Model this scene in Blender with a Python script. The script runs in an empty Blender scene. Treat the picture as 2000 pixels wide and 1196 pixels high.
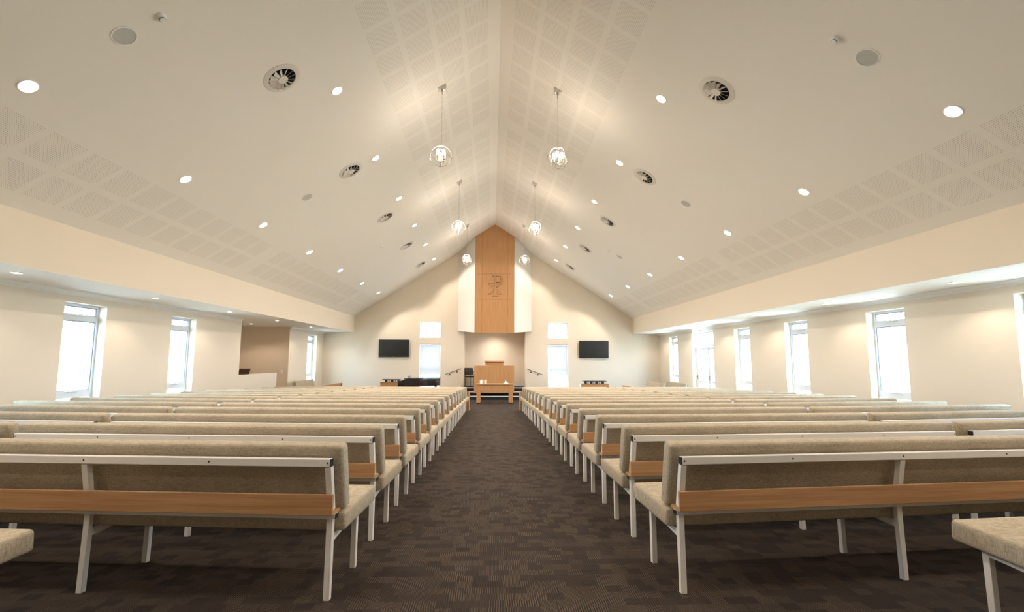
import bpy, bmesh, math, random
from mathutils import Vector, Matrix
R_ = math.radians
rng = random.Random(7)
SC = bpy.context.scene
COL = SC.collection

# ------------------------------------------------------------------ camera
F_PX, YAW, PITCH, ROLL, CAM_Z = 975.13, R_(2.2820), R_(6.1757), R_(0.2255), 1.12
fwd = Vector((math.sin(YAW)*math.cos(PITCH), math.cos(YAW)*math.cos(PITCH), math.sin(PITCH)))
r0 = Vector((math.cos(YAW), -math.sin(YAW), 0)); u0 = r0.cross(fwd)
rt = r0*math.cos(ROLL) + u0*math.sin(ROLL); up = -r0*math.sin(ROLL) + u0*math.cos(ROLL)
cam_d = bpy.data.cameras.new('camera'); cam = bpy.data.objects.new('camera', cam_d); COL.objects.link(cam)
cam_d.sensor_width = 36.0; cam_d.sensor_fit = 'HORIZONTAL'; cam_d.lens = F_PX/2000*36
cam_d.clip_start = 0.05; cam_d.clip_end = 300
m = Matrix((rt, up, -fwd)).transposed().to_4x4(); m.translation = Vector((0, 0, CAM_Z)); cam.matrix_world = m
SC.camera = cam

# ------------------------------------------------------------------ view, world, sun
SC.view_settings.view_transform = 'Standard'; SC.view_settings.look = 'None'
SC.view_settings.gamma = 1.0; SC.view_settings.use_curve_mapping = False
SC.view_settings.exposure = 2.0
cy = SC.cycles
cy.use_denoising = True
cy.max_bounces = 8; cy.diffuse_bounces = 5; cy.glossy_bounces = 3; cy.transmission_bounces = 4; cy.transparent_max_bounces = 8
cy.caustics_reflective = False; cy.caustics_refractive = False
cy.sample_clamp_indirect = 6.0
SKY = 6.5            # daylight outside
SPOT_W = 56.0        # each downlight of the high ceiling
SOFFIT_W = 8.5      # each downlight of the low side ceilings
BULB_W = 1.6         # each candle bulb of the chandeliers
WARM = (1.0, 0.855, 0.725)
w = bpy.data.worlds.new('daylight'); SC.world = w; w.use_nodes = True
bg = w.node_tree.nodes['Background']; bg.inputs[0].default_value = (0.56, 0.77, 1.0, 1); bg.inputs[1].default_value = SKY
sun_d = bpy.data.lights.new('sun', 'SUN'); sun = bpy.data.objects.new('sun', sun_d); COL.objects.link(sun)
sun_d.energy = 9.0; sun_d.angle = R_(1.0); sun_d.color = (1.0, 0.95, 0.86)
sun.rotation_euler = Vector((-0.42, 0.12, -1.0)).to_track_quat('-Z', 'Y').to_euler()

# ------------------------------------------------------------------ room numbers (metres, camera over the origin)
XR, ZR = 0.106, 6.92                       # ridge
XL, XRR = -6.004, 6.25                     # bulkhead faces
ZE, ZB = 2.99, 2.285                       # eaves and soffit heights
SL, SR = (ZR-ZE)/(XR-XL), (ZR-ZE)/(XRR-XR) # slopes
WL, WR = -7.296, 7.447                     # side walls
YF, YB = 22.0, -4.0                        # far wall and the wall behind the camera
SLOPE = 0.03045
YFLAT = 17.4
ZST = -0.05                                # stage
def fz(y): return -SLOPE*min(y, YFLAT)
ZF = fz(30)
def ceil_z(x): return ZR - SL*(XR-x) if x < XR else ZR - SR*(x-XR)

# ------------------------------------------------------------------ mesh helpers
class MB:
    def __init__(s): s.bm = bmesh.new()
    def _add(s, verts, faces, M=None):
        vs = [s.bm.verts.new(M @ Vector(v) if M else Vector(v)) for v in verts]
        for f in faces:
            try: s.bm.faces.new([vs[i] for i in f])
            except ValueError: pass
        return vs
    def box(s, a, b, M=None, bevel=0, seg=2):
        (x0, y0, z0), (x1, y1, z1) = a, b
        t = bmesh.new()
        vs = [t.verts.new(p) for p in ((x0,y0,z0),(x1,y0,z0),(x1,y1,z0),(x0,y1,z0),(x0,y0,z1),(x1,y0,z1),(x1,y1,z1),(x0,y1,z1))]
        for f in ((0,3,2,1),(4,5,6,7),(0,1,5,4),(1,2,6,5),(2,3,7,6),(3,0,4,7)): t.faces.new([vs[i] for i in f])
        if bevel: bmesh.ops.bevel(t, geom=list(t.edges), offset=bevel, segments=seg, profile=0.5, affect='EDGES')
        t.verts.index_update()
        s._add([v.co.copy() for v in t.verts], [[v.index for v in f.verts] for f in t.faces], M); t.free(); return s
    def bar(s, p, q, w, h, upv=(0,0,1), bevel=0):
        """rectangular bar from p to q, w across, h along upv"""
        p, q = Vector(p), Vector(q); d = q-p; L = d.length; z = d.normalized()
        x = Vector(upv).cross(z); x.normalize(); y = z.cross(x)
        M = Matrix((x, y, z)).transposed().to_4x4(); M.translation = p
        return s.box((-w/2, -h/2, 0), (w/2, h/2, L), M, bevel)
    def prism(s, poly, a, b, axis='y', M=None):
        """polygon (2d) extruded a..b along axis; poly coords are the other two axes in order"""
        def P(u, v, t): return {'y': (u, t, v), 'x': (t, u, v), 'z': (u, v, t)}[axis]
        n = len(poly)
        vs = [P(u, v, a) for u, v in poly] + [P(u, v, b) for u, v in poly]
        fs = [list(range(n)), list(range(2*n-1, n-1, -1))] + [[i, i+n, (i+1) % n+n, (i+1) % n] for i in range(n)]
        s._add(vs, fs, M); return s
    def lathe(s, prof, n=32, M=None, closed=False):
        vs, fs = [], []
        for r, z in prof:
            for i in range(n):
                a = 2*math.pi*i/n; vs.append((r*math.cos(a), r*math.sin(a), z))
        k = len(prof)
        for j in range(k-1 if not closed else k):
            j2 = (j+1) % k
            for i in range(n):
                i2 = (i+1) % n; fs.append((j*n+i, j*n+i2, j2*n+i2, j2*n+i))
        v = s._add(vs, fs, M)
        if not closed:
            for j in (0, k-1):
                if prof[j][0] > 1e-6:
                    try: s.bm.faces.new(v[j*n:(j+1)*n])
                    except ValueError: pass
        return s
    def tube(s, pts, r, n=8, closed=False, M=None):
        pts = [Vector(p) for p in pts]; k = len(pts); vs, fs = [], []
        for i, p in enumerate(pts):
            a = pts[(i-1) % k] if (closed or i > 0) else p
            b = pts[(i+1) % k] if (closed or i < k-1) else p
            t = (b-a).normalized()
            h = Vector((0, 0, 1)) if abs(t.z) < 0.9 else Vector((0, 1, 0))
            x = h.cross(t).normalized(); y = t.cross(x)
            rr = r[i] if isinstance(r, (list, tuple)) else r
            for j in range(n):
                c = 2*math.pi*j/n; vs.append(p + x*rr*math.cos(c) + y*rr*math.sin(c))
        for i in range(k if closed else k-1):
            i2 = (i+1) % k
            for j in range(n):
                j2 = (j+1) % n; fs.append((i*n+j, i*n+j2, i2*n+j2, i2*n+j))
        if not closed: fs += [list(range(n-1, -1, -1)), list(range((k-1)*n, k*n))]
        s._add(vs, fs, M); return s
    def build(s, name, mat, parent=None, smooth=False, loc=None, rot=None):
        bmesh.ops.remove_doubles(s.bm, verts=list(s.bm.verts), dist=1e-6)
        bmesh.ops.recalc_face_normals(s.bm, faces=list(s.bm.faces))
        me = bpy.data.meshes.new(name); s.bm.to_mesh(me); s.bm.free()
        if smooth:
            for p in me.polygons: p.use_smooth = True
            me.set_sharp_from_angle(angle=R_(38))
        if mat: me.materials.append(mat)
        o = bpy.data.objects.new(name, me); COL.objects.link(o)
        if parent: o.parent = parent
        if loc is not None: o.location = loc
        if rot is not None: o.rotation_euler = rot
        return o
def tag(o, label, cat, group=None):
    o['label'] = label; o['category'] = cat
    if group: o['group'] = group
    return o
def struct(o): o['kind'] = 'structure'; return o
def thing(name, label, cat, loc=(0,0,0), rot=None, group=None):
    o = bpy.data.objects.new(name, None); COL.objects.link(o); o.empty_display_size = 0.1
    o.location = loc
    if rot is not None: o.rotation_euler = rot
    return tag(o, label, cat, group)
def dup(root, label, loc, rot, group=None):
    r = root.copy(); COL.objects.link(r); r.location = loc; r.rotation_euler = rot; r['label'] = label
    if group: r['group'] = group
    for ch in list(root.children):
        c = ch.copy(); COL.objects.link(c); c.parent = r
        for g in ch.children:
            d = g.copy(); COL.objects.link(d); d.parent = c
    return r
def frame_euler(x, y, z): return Matrix((Vector(x), Vector(y), Vector(z))).transposed().to_euler()

# ------------------------------------------------------------------ materials
def mat(name, col, rough=0.6, metal=0.0, spec=0.5, emit=None, estr=0, bump=0, bscale=200):
    mt = bpy.data.materials.new(name); mt.use_nodes = True; nt = mt.node_tree; b = nt.nodes['Principled BSDF']
    b.inputs['Base Color'].default_value = (*col, 1); b.inputs['Roughness'].default_value = rough
    b.inputs['Metallic'].default_value = metal; b.inputs['Specular IOR Level'].default_value = spec
    if emit: b.inputs['Emission Color'].default_value = (*emit, 1); b.inputs['Emission Strength'].default_value = estr
    if bump:
        n = nt.nodes.new('ShaderNodeTexNoise'); n.inputs['Scale'].default_value = bscale; n.inputs['Detail'].default_value = 3
        bp = nt.nodes.new('ShaderNodeBump'); bp.inputs['Strength'].default_value = bump; bp.inputs['Distance'].default_value = 0.002
        nt.links.new(n.outputs['Fac'], bp.inputs['Height']); nt.links.new(bp.outputs['Normal'], b.inputs['Normal'])
    return mt
class NG:
    """tiny node-maths helper"""
    def __init__(s, mt): s.nt = mt.node_tree; s.b = s.nt.nodes['Principled BSDF']
    def n(s, t): return s.nt.nodes.new(t)
    def l(s, a, b): s.nt.links.new(a, b)
    def m(s, op, a, b=None, c=None):
        nd = s.n('ShaderNodeMath'); nd.operation = op
        for i, v in enumerate((a, b, c)):
            if v is None: continue
            if isinstance(v, (int, float)): nd.inputs[i].default_value = v
            else: s.l(v, nd.inputs[i])
        return nd.outputs[0]
    def inr(s, v, lo, hi): return s.m('MULTIPLY', s.m('GREATER_THAN', v, lo), s.m('LESS_THAN', v, hi))
    def mix(s, f, a, b):
        nd = s.n('ShaderNodeMix'); nd.data_type = 'RGBA'
        for i, v in ((0, f), (6, a), (7, b)):
            if isinstance(v, tuple): nd.inputs[i].default_value = (*v, 1)
            elif isinstance(v, (int, float)): nd.inputs[i].default_value = v
            else: s.l(v, nd.inputs[i])
        return nd.outputs[2]
    def coord(s, kind='Object'):
        tc = s.n('ShaderNodeTexCoord'); return tc.outputs[kind]
    def sep(s, v): 
        x = s.n('ShaderNodeSeparateXYZ'); s.l(v, x.inputs[0]); return x.outputs
    def comb(s, x, y, z):
        c = s.n('ShaderNodeCombineXYZ')
        for i, v in enumerate((x, y, z)):
            if isinstance(v, (int, float)): c.inputs[i].default_value = v
            else: s.l(v, c.inputs[i])
        return c.outputs[0]
    def noise(s, vec, scale, detail=3, rough=0.5):
        nd = s.n('ShaderNodeTexNoise'); s.l(vec, nd.inputs['Vector']); nd.inputs['Scale'].default_value = scale
        nd.inputs['Detail'].default_value = detail; nd.inputs['Roughness'].default_value = rough; return nd.outputs['Fac']
    def white(s, vec):
        nd = s.n('ShaderNodeTexWhiteNoise'); nd.noise_dimensions = '3D'; s.l(vec, nd.inputs['Vector']); return nd.outputs['Value']
    def mapv(s, vec, sc):
        nd = s.n('ShaderNodeMapping'); s.l(vec, nd.inputs['Vector']); nd.inputs['Scale'].default_value = sc; return nd.outputs[0]
    def bump(s, h, strength, dist=0.003):
        bp = s.n('ShaderNodeBump'); bp.inputs['Strength'].default_value = strength; bp.inputs['Distance'].default_value = dist
        s.l(h, bp.inputs['Height']); s.l(bp.outputs['Normal'], s.b.inputs['Normal'])

M_WALL = mat('cream wall paint', (0.77, 0.69, 0.57), 0.75, bump=0.05, bscale=90)
M_TAN = mat('tan wall paint', (0.74, 0.60, 0.44), 0.75, bump=0.05, bscale=90)
M_WHITE = mat('white plaster paint', (0.84, 0.83, 0.80), 0.7, bump=0.03, bscale=90)
M_CREAM2 = mat('pale feature paint', (0.72, 0.69, 0.64), 0.7)
M_TRIM = mat('white gloss trim', (0.84, 0.83, 0.80), 0.4)
M_METAL = mat('white powder coat', (0.86, 0.84, 0.80), 0.38)
M_BLACK = mat('black plastic', (0.012, 0.012, 0.012), 0.45)
M_CHROME = mat('polished chrome', (0.75, 0.74, 0.72), 0.12, metal=1.0)
M_STEEL = mat('dark bronze steel', (0.10, 0.075, 0.06), 0.35, metal=0.8)
M_GRILLE = mat('grey grille mesh', (0.52, 0.53, 0.50), 0.6, bump=0.3, bscale=900)
M_DARK = mat('dark duct', (0.008, 0.006, 0.006), 0.8)
M_PLASTIC = mat('white plastic', (0.82, 0.81, 0.80), 0.35)
M_ALU = mat('white window frame', (0.66, 0.70, 0.75), 0.35)
M_BLIND = mat('blind slat paint', (0.62, 0.64, 0.66), 0.5)
M_GASKET = mat('grey gasket', (0.22, 0.27, 0.36), 0.5)
M_SCREEN = mat('tv glass', (0.010, 0.012, 0.012), 0.16, spec=0.6)
M_PIANO = mat('black lacquer', (0.008, 0.008, 0.010), 0.08, spec=0.6)
M_IVORY = mat('ivory', (0.80, 0.78, 0.70), 0.3)
M_PAPER = mat('white paper', (0.85, 0.84, 0.82), 0.8)
M_SILVER = mat('white glazed metal', (0.86, 0.88, 0.92), 0.25)
M_BREAD = mat('pale pink cloth', (0.86, 0.74, 0.66), 0.7)
M_CUPCR = mat('cream china', (0.84, 0.72, 0.54), 0.35)
M_SEATBLK = mat('black chair fabric', (0.035, 0.033, 0.035), 0.85, bump=0.3, bscale=400)
M_LAPTOP = mat('brown laptop lid', (0.06, 0.032, 0.016), 0.4)
M_STEP = mat('black step carpet', (0.018, 0.018, 0.022), 0.95, bump=0.4, bscale=300)
M_CLEAR = mat('frosted clear plastic', (0.60, 0.58, 0.54), 0.2)
M_LAMP = mat('lamp diffuser', (1, 0.95, 0.85), 0.5, emit=(1.0, 0.90, 0.74), estr=14)
M_BULB = mat('candle lamp glass', (1, 0.95, 0.88), 0.4, emit=(1.0, 0.84, 0.62), estr=2.2)
M_GREENSIGN = mat('green sign face', (0.03, 0.35, 0.16), 0.4, emit=(0.05, 0.6, 0.25), estr=0.4)
M_SIGNWHITE = mat('sign white', (0.9, 0.92, 0.9), 0.4, emit=(0.9, 1, 0.9), estr=0.8)
M_GRASS = mat('pale outside paving', (0.42, 0.42, 0.38), 0.95, bump=0.3, bscale=20)
M_LEAF = mat('outside leaves', (0.24, 0.29, 0.22), 0.8)
M_BARK = mat('outside bark', (0.20, 0.15, 0.10), 0.9)

M_GLASS = bpy.data.materials.new('window glass'); M_GLASS.use_nodes = True
nt = M_GLASS.node_tree; nt.nodes.clear()
o_ = nt.nodes.new('ShaderNodeOutputMaterial'); mx = nt.nodes.new('ShaderNodeMixShader'); tr = nt.nodes.new('ShaderNodeBsdfTransparent')
gl = nt.nodes.new('ShaderNodeBsdfGlossy'); lw = nt.nodes.new('ShaderNodeLayerWeight'); fr = nt.nodes.new('ShaderNodeMath'); fr.operation = 'POWER'; fr.inputs[1].default_value = 6.0; nt.links.new(lw.outputs['Facing'], fr.inputs[0])
tr.inputs[0].default_value = (0.95, 0.98, 0.98, 1); gl.inputs['Roughness'].default_value = 0.02
nt.links.new(fr.outputs[0], mx.inputs[0]); nt.links.new(tr.outputs[0], mx.inputs[1]); nt.links.new(gl.outputs[0], mx.inputs[2]); nt.links.new(mx.outputs[0], o_.inputs[0])

def timber(name, base, dark, axis, rough=0.38):
    mt = mat(name, base, rough); g = NG(mt); c = g.coord()
    sc = {'x': (0.9, 26, 26), 'z': (26, 26, 0.9)}[axis]
    n1 = g.noise(g.mapv(c, sc), 1.6, 6, 0.62)
    sc2 = {'x': (1.2, 110, 110), 'z': (110, 110, 1.2)}[axis]
    n2 = g.noise(g.mapv(c, sc2), 1.0, 3, 0.6)
    f = g.m('ADD', g.m('MULTIPLY', n1, 0.75), g.m('MULTIPLY', n2, 0.45))
    f = g.m('MULTIPLY', g.m('SUBTRACT', f, 0.42), 2.6); 
    cl = g.n('ShaderNodeClamp'); g.l(f, cl.inputs[0])
    g.l(g.mix(cl.outputs[0], dark, base), g.b.inputs['Base Color'])
    return mt
M_TIMB = timber('oak veneer upright grain', (0.60, 0.335, 0.155), (0.43, 0.215, 0.085), 'z')
M_TIMB_H = timber('oak veneer level grain', (0.64, 0.37, 0.18), (0.40, 0.205, 0.085), 'x')
M_TIMB_D = mat('timber groove', (0.16, 0.07, 0.025), 0.7)

def make_fabric():
    mt = mat('beige woven upholstery', (0.45, 0.37, 0.25), 0.9, spec=0.2); g = NG(mt); c = g.coord()
    a = g.noise(g.mapv(c, (30, 30, 420)), 1.0, 3, 0.7); b = g.noise(g.mapv(c, (420, 420, 30)), 1.0, 3, 0.7)
    d = g.noise(c, 3.0, 2)
    f = g.m('ADD', g.m('ADD', g.m('MULTIPLY', a, 0.44), g.m('MULTIPLY', b, 0.80)), g.m('MULTIPLY', d, 0.2))
    cr = g.n('ShaderNodeValToRGB'); g.l(f, cr.inputs[0])
    cr.color_ramp.elements[0].position = 0.50; cr.color_ramp.elements[0].color = (0.215, 0.175, 0.115, 1)
    cr.color_ramp.elements[1].position = 0.86; cr.color_ramp.elements[1].color = (0.57, 0.495, 0.375, 1)
    g.l(cr.outputs[0], g.b.inputs['Base Color']); g.bump(f, 0.35, 0.002)
    return mt
M_FAB = make_fabric()

def make_carpet():
    mt = mat('patterned brown loop carpet', (0.04, 0.03, 0.025), 0.95, spec=0.1); g = NG(mt); c = g.coord()
    x, y, z = g.sep(c)
    row = g.m('FLOOR', g.m('DIVIDE', y, 0.078))
    jit = g.m('MULTIPLY', g.white(g.comb(row, 3.7, 0)), 0.10)
    cx = g.m('FLOOR', g.m('DIVIDE', g.m('ADD', x, jit), 0.085))
    h = g.white(g.comb(cx, row, 1.0)); h2 = g.white(g.comb(cx, row, 9.0))
    per = g.m('ADD', 0.0075, g.m('MULTIPLY', g.m('GREATER_THAN', h2, 0.5), 0.0045))
    u = g.m('FRACT', g.m('DIVIDE', g.m('ADD', x, g.m('MULTIPLY', h2, 0.02)), per))
    line = g.m('LESS_THAN', u, 0.34)
    strength = g.m('MULTIPLY', line, g.m('ADD', 0.22, g.m('MULTIPLY', g.m('GREATER_THAN', h, 0.36), g.m('ADD', 0.22, g.m('MULTIPLY', h, 0.50)))))
    big = g.noise(c, 2.2, 2)
    ns = g.noise(c, 260, 2)
    f = g.m('MULTIPLY', strength, g.m('ADD', 0.35, g.m('ADD', g.m('MULTIPLY', big, 0.5), g.m('MULTIPLY', ns, 0.6))))
    base = g.mix(g.white(g.comb(cx, row, 5.0)), (0.030, 0.025, 0.023), (0.041, 0.032, 0.027))
    g.l(g.mix(f, base, (0.145, 0.108, 0.075)), g.b.inputs['Base Color'])
    g.bump(g.m('ADD', ns, g.m('MULTIPLY', line, 0.5)), 0.5, 0.003)
    return mt
M_CARPET = make_carpet()

def make_ceiling(off_r, off_e):
    """white board with perforated acoustic squares: local x runs down the slope, local y along the room"""
    mt = mat('ceiling paint with perforated squares', (0.84, 0.81, 0.75), 0.75); g = NG(mt); x, y, z = g.sep(g.coord())
    def area(s0, per, wid, cnt, y0, board):
        ls = g.m('SUBTRACT', x, s0); lc = g.m('MODULO', ls, per)
        ms = g.m('MULTIPLY', g.inr(ls, 0, per*cnt), g.m('LESS_THAN', lc, wid))
        ly = g.m('MODULO', g.m('ADD', g.m('SUBTRACT', y, y0), board*3), board)
        cyy = g.m('MODULO', ly, 0.575)
        my = g.m('MULTIPLY', g.m('LESS_THAN', ly, 6.9), g.m('LESS_THAN', cyy, 0.482))
        k = wid/18; k2 = 0.482/20
        du = g.m('SUBTRACT', g.m('MODULO', lc, k), k/2); dv = g.m('SUBTRACT', g.m('MODULO', cyy, k2), k2/2)
        r2 = g.m('ADD', g.m('MULTIPLY', du, du), g.m('MULTIPLY', dv, dv))
        return g.m('MULTIPLY', g.m('MULTIPLY', ms, my), g.m('LESS_THAN', r2, 0.0039**2))
    h = g.m('ADD', area(0.25+off_r, 0.5367, 0.437, 4, 11.69, 7.31), area(6.02+off_e, 0.55, 0.443, 2, 11.83, 7.38))
    g.l(g.mix(h, (0.84, 0.81, 0.75), (0.28, 0.24, 0.19)), g.b.inputs['Base Color'])
    return mt
M_CEIL_L = make_ceiling(0.0, 0.0); M_CEIL_R = make_ceiling(0.018, 0.05)

# ------------------------------------------------------------------ the setting
def wall_holes(name, u0, u1, v0, v1, holes, P, thick, m_):
    """flat wall with rectangular openings; P(u,v,d) gives a point, d = 0 is the room face, d = thick the outside"""
    b = MB(); us = sorted({u0, u1, *[h[0] for h in holes], *[h[1] for h in holes]}); vs = sorted({v0, v1, *[h[2] for h in holes], *[h[3] for h in holes]})
    def hole(i, j):
        if i < 0 or j < 0 or i >= len(us)-1 or j >= len(vs)-1: return True
        cu, cv = (us[i]+us[i+1])/2, (vs[j]+vs[j+1])/2
        return any(h[0] < cu < h[1] and h[2] < cv < h[3] for h in holes)
    for i in range(len(us)-1):
        for j in range(len(vs)-1):
            if hole(i, j): continue
            a, c, e, f = us[i], us[i+1], vs[j], vs[j+1]
            for d in (0, thick): b._add([P(a,e,d), P(c,e,d), P(c,f,d), P(a,f,d)], [(0,1,2,3)])
            if hole(i-1, j): b._add([P(a,e,0), P(a,f,0), P(a,f,thick), P(a,e,thick)], [(0,1,2,3)])
            if hole(i+1, j): b._add([P(c,e,0), P(c,f,0), P(c,f,thick), P(c,e,thick)], [(0,1,2,3)])
            if hole(i, j-1): b._add([P(a,e,0), P(c,e,0), P(c,e,thick), P(a,e,thick)], [(0,1,2,3)])
            if hole(i, j+1): b._add([P(a,f,0), P(c,f,0), P(c,f,thick), P(a,f,thick)], [(0,1,2,3)])
    return struct(b.build(name, m_))

# floor: raked from the back down to the front, level before the steps
b = MB(); b.prism([(YB, fz(YB)), (YFLAT, ZF), (23.2, ZF), (23.2, ZF-0.3), (YFLAT, ZF-0.3), (YB, ZF-0.3)], -9.8, 7.9, 'x')
struct(b.build('floor', M_CARPET))

WIN_Z0, WIN_Z1 = 0.24, 2.093
win_L = [(3.05, 3.99), (5.93, 6.87), (8.78, 9.725), (11.66, 12.60), (20.16, 21.16)]  # the two nearest are unseen, added to let in more daylight
win_R = [(3.05, 3.99), (5.85, 6.79), (8.70, 9.63), (11.51, 12.43), (14.165, 15.09), (19.83, 20.75)]  # the nearest one is unseen, added for daylight on the near pews
DOOR_Y = (16.56, 18.37)
TH = 0.26
wall_holes('wall_left', YB, YF, ZF-0.2, ZB, [(a, c, WIN_Z0, WIN_Z1) for a, c in win_L] + [(14.84, 18.37, 0.66, ZB), (17.42, 18.37, ZF-0.2, 0.66)],
           lambda u, v, d: (WL-d, u, v), TH, M_WALL)
wall_holes('wall_right', YB, YF, ZF-0.2, ZB, [(a, c, WIN_Z0, WIN_Z1) for a, c in win_R] + [(DOOR_Y[0], DOOR_Y[1], ZF-0.2, 2.14)],
           lambda u, v, d: (WR+d, u, v), TH, M_WALL)
far_win = [(-3.145, -2.245), (2.467, 3.357)]
NX0, NX1 = -1.22, 1.466
wall_holes('wall_far', WL, WR, ZF-0.2, ZE, [(a, c, 2.065, 2.772) for a, c in far_win] + [(a, c, -0.30, 1.80) for a, c in far_win] + [(NX0, NX1, ZF-0.2, 2.45)],
           lambda u, v, d: (u, YF+d, v), 0.24, M_WALL)
b = MB(); b.prism([(XL, ZE), (XRR, ZE), (XR, ZR)], YF, YF+0.24, 'y'); struct(b.build('wall_gable', M_WALL))
b = MB(); b.prism([(WL, ZF-0.2), (WR, ZF-0.2), (WR, ZE), (XRR, ZE), (XR, ZR), (XL, ZE), (WL, ZE)], YB-0.2, YB, 'y'); struct(b.build('wall_back', M_WALL))
# sloped ceilings (local x down the slope from the ridge, local y along the room)
for nm, sl, sgn, m_ in (('ceiling_left', SL, -1, M_CEIL_L), ('ceiling_right', SR, 1, M_CEIL_R)):
    run = (XR-XL) if sgn < 0 else (XRR-XR); L = run*math.hypot(1, sl)
    b = MB(); b.box((0, YB, 0), (L+0.12, YF+0.24, 0.15))
    o = struct(b.build(nm, m_)); d = Vector((sgn, 0, -sl)).normalized()
    nrm = d.cross(Vector((0, 1, 0)))
    if nrm.z < 0:  # keep local z pointing up and out of the room
        nrm = -nrm
    o.matrix_world = Matrix(((d.x, 0, nrm.x, XR), (d.y, 1, nrm.y, 0), (d.z, 0, nrm.z, ZR), (0, 0, 0, 1)))
# bulkheads with the low side ceilings
for sd, xa, xw in (('left', XL, WL), ('right', XRR, WR)):
    s_ = -1 if sd == 'left' else 1
    b = MB(); b.box((min(xa, xa+s_*0.12), YB, ZB+0.003), (max(xa, xa+s_*0.12), YF, ZE)); struct(b.build('bulkhead_'+sd, M_WALL))
    b = MB(); x2 = xw + s_*(TH if sd == 'right' else TH)
    b.box((min(xa+s_*0.001, x2), YB, ZB), (max(xa+s_*0.001, x2), YF, ZB+0.1)); struct(b.build('ceiling_soffit_'+sd, M_WHITE))
# cornices where the side walls meet the soffit
def cornice(nm, xw, s_, y0, y1):
    prof = [(0, 0), (0, -0.075), (0.012, -0.075), (0.012, -0.06), (0.03, -0.055), (0.055, -0.035), (0.07, -0.015), (0.085, -0.012), (0.085, 0)]
    b = MB(); b.prism([(xw + s_*u, ZB+v) for u, v in prof], y0, y1, 'y'); struct(b.build(nm, M_TRIM))
cornice('trim_1', WL, 1, YB, 14.84); cornice('trim_2', WL, 1, 18.37, YF); cornice('trim_3', WR, -1, YB, YF)
# baseboards
for nm, a, c in (('baseboard_left', (WL, YB), (WL+0.015, 14.84)), ('baseboard_right', (WR-0.015, YB), (WR, DOOR_Y[0]))):
    b = MB(); x0, y0 = a; x1, y1 = c
    y1b = y1
    b.prism([(y0, fz(y0)), (y1b, fz(y1b)), (y1b, fz(y1b)+0.11), (y0, fz(y0)+0.11)], x0, x1, 'x'); struct(b.build(nm, M_TRIM))
b = MB(); b.box((WL, YF-0.015, ZF), (-1.9, YF, ZF+0.11)); struct(b.build('baseboard_far', M_TRIM))
b = MB(); b.box((2.15, YF-0.015, ZF), (WR, YF, ZF+0.11)); struct(b.build('baseboard_far_right', M_TRIM))

# the side room behind the half wall on the left
b = MB(); b.box((-9.7, 18.340, ZF), (WL-0.001, 18.368, ZB)); struct(b.build('wall_side_room_end', M_TAN))
b = MB(); b.box((-9.82, 14.6, ZF), (-9.7, 18.5, ZB)); struct(b.build('wall_side_room_back', M_TAN))
b = MB(); b.box((-9.7, 14.72, ZF), (WL-TH, 14.838, ZB)); struct(b.build('wall_side_room_near', M_TAN))
b = MB(); b.box((-9.82, 14.6, ZB), (WL-TH-0.001, 18.5, ZB+0.1)); struct(b.build('ceiling_side_room', M_WHITE))
# niche behind the pulpit
YN = 22.95
b = MB(); b.box((NX0-0.15, YN, ZF), (NX1+0.15, YN+0.12, 2.6)); struct(b.build('wall_niche_back', M_WALL))
b = MB(); b.box((NX0-0.15, YF+0.241, ZF), (NX0, YN, 2.6)); struct(b.build('wall_niche_left', M_WALL))
b = MB(); b.box((NX1, YF+0.241, ZF), (NX1+0.15, YN, 2.6)); struct(b.build('wall_niche_right', M_WALL))
b = MB(); b.box((NX0, YF, 2.45), (NX1, YN, 2.55)); struct(b.build('ceiling_niche', M_WHITE))
b = MB(); b.box((NX0, YN-0.016, ZST), (NX1, YN, ZST+0.10)); struct(b.build('baseboard_niche', M_TRIM))
# steps up to the stage, wrapped on three sides
SX0, SX1 = -1.34, 1.56
for i, zt in enumerate((ZF+0.16, ZF+0.32, ZST)):
    e = 0.3*(2-i); y0 = 21.0+0.3*i; zb = ZF if i == 0 else ZF+0.16*i
    b = MB(); b.box((SX0-e, y0, zb), (SX1+e, YF-0.001, zt))
    if i == 2: b.box((NX0+0.001, YF-0.001, zb), (NX1-0.001, YN-0.001, zt))
    struct(b.build('floor_step_%d' % (i+1), M_STEP))
    b = MB(); b.box((SX0-e, y0-0.004, zt-0.032), (SX1+e, y0+0.03, zt+0.003)); struct(b.build('trim_nosing_%d' % (i+1), M_TRIM))
for nm, x0, x1 in (('trim_skirt_left', SX0-0.06, SX0), ('trim_skirt_right', SX1, SX1+0.06)):
    b = MB(); b.box((x0, YF-0.03, ZST-0.16), (x1, YF-0.001, ZST+0.11)); struct(b.build(nm, M_TRIM))
# splayed white panels either side of the timber feature
for nm, xi, xo, s_ in (('wall_feature_left', -0.74, -1.492, -1), ('wall_feature_right', 0.937, 1.737, 1)):
    b = MB(); plan = [(xi, 21.02, 2.262), (xo, YF-0.04, 2.375), (xo, YF-0.001, 2.375), (xi, YF-0.001, 2.375)]
    n = len(plan); vs = [(x, y, z) for x, y, z in plan] + [(x, y, ceil_z(x)-0.002) for x, y, z in plan]
    b._add(vs, [list(range(n))[::-1], list(range(n, 2*n))] + [[i, (i+1) % n, (i+1) % n+n, i+n] for i in range(n)])
    struct(b.build(nm, M_CREAM2))
# outside
b = MB(); b.box((-60, -30, -1.0), (60, 60, -0.9)); struct(b.build('ground_outside', M_GRASS))

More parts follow.
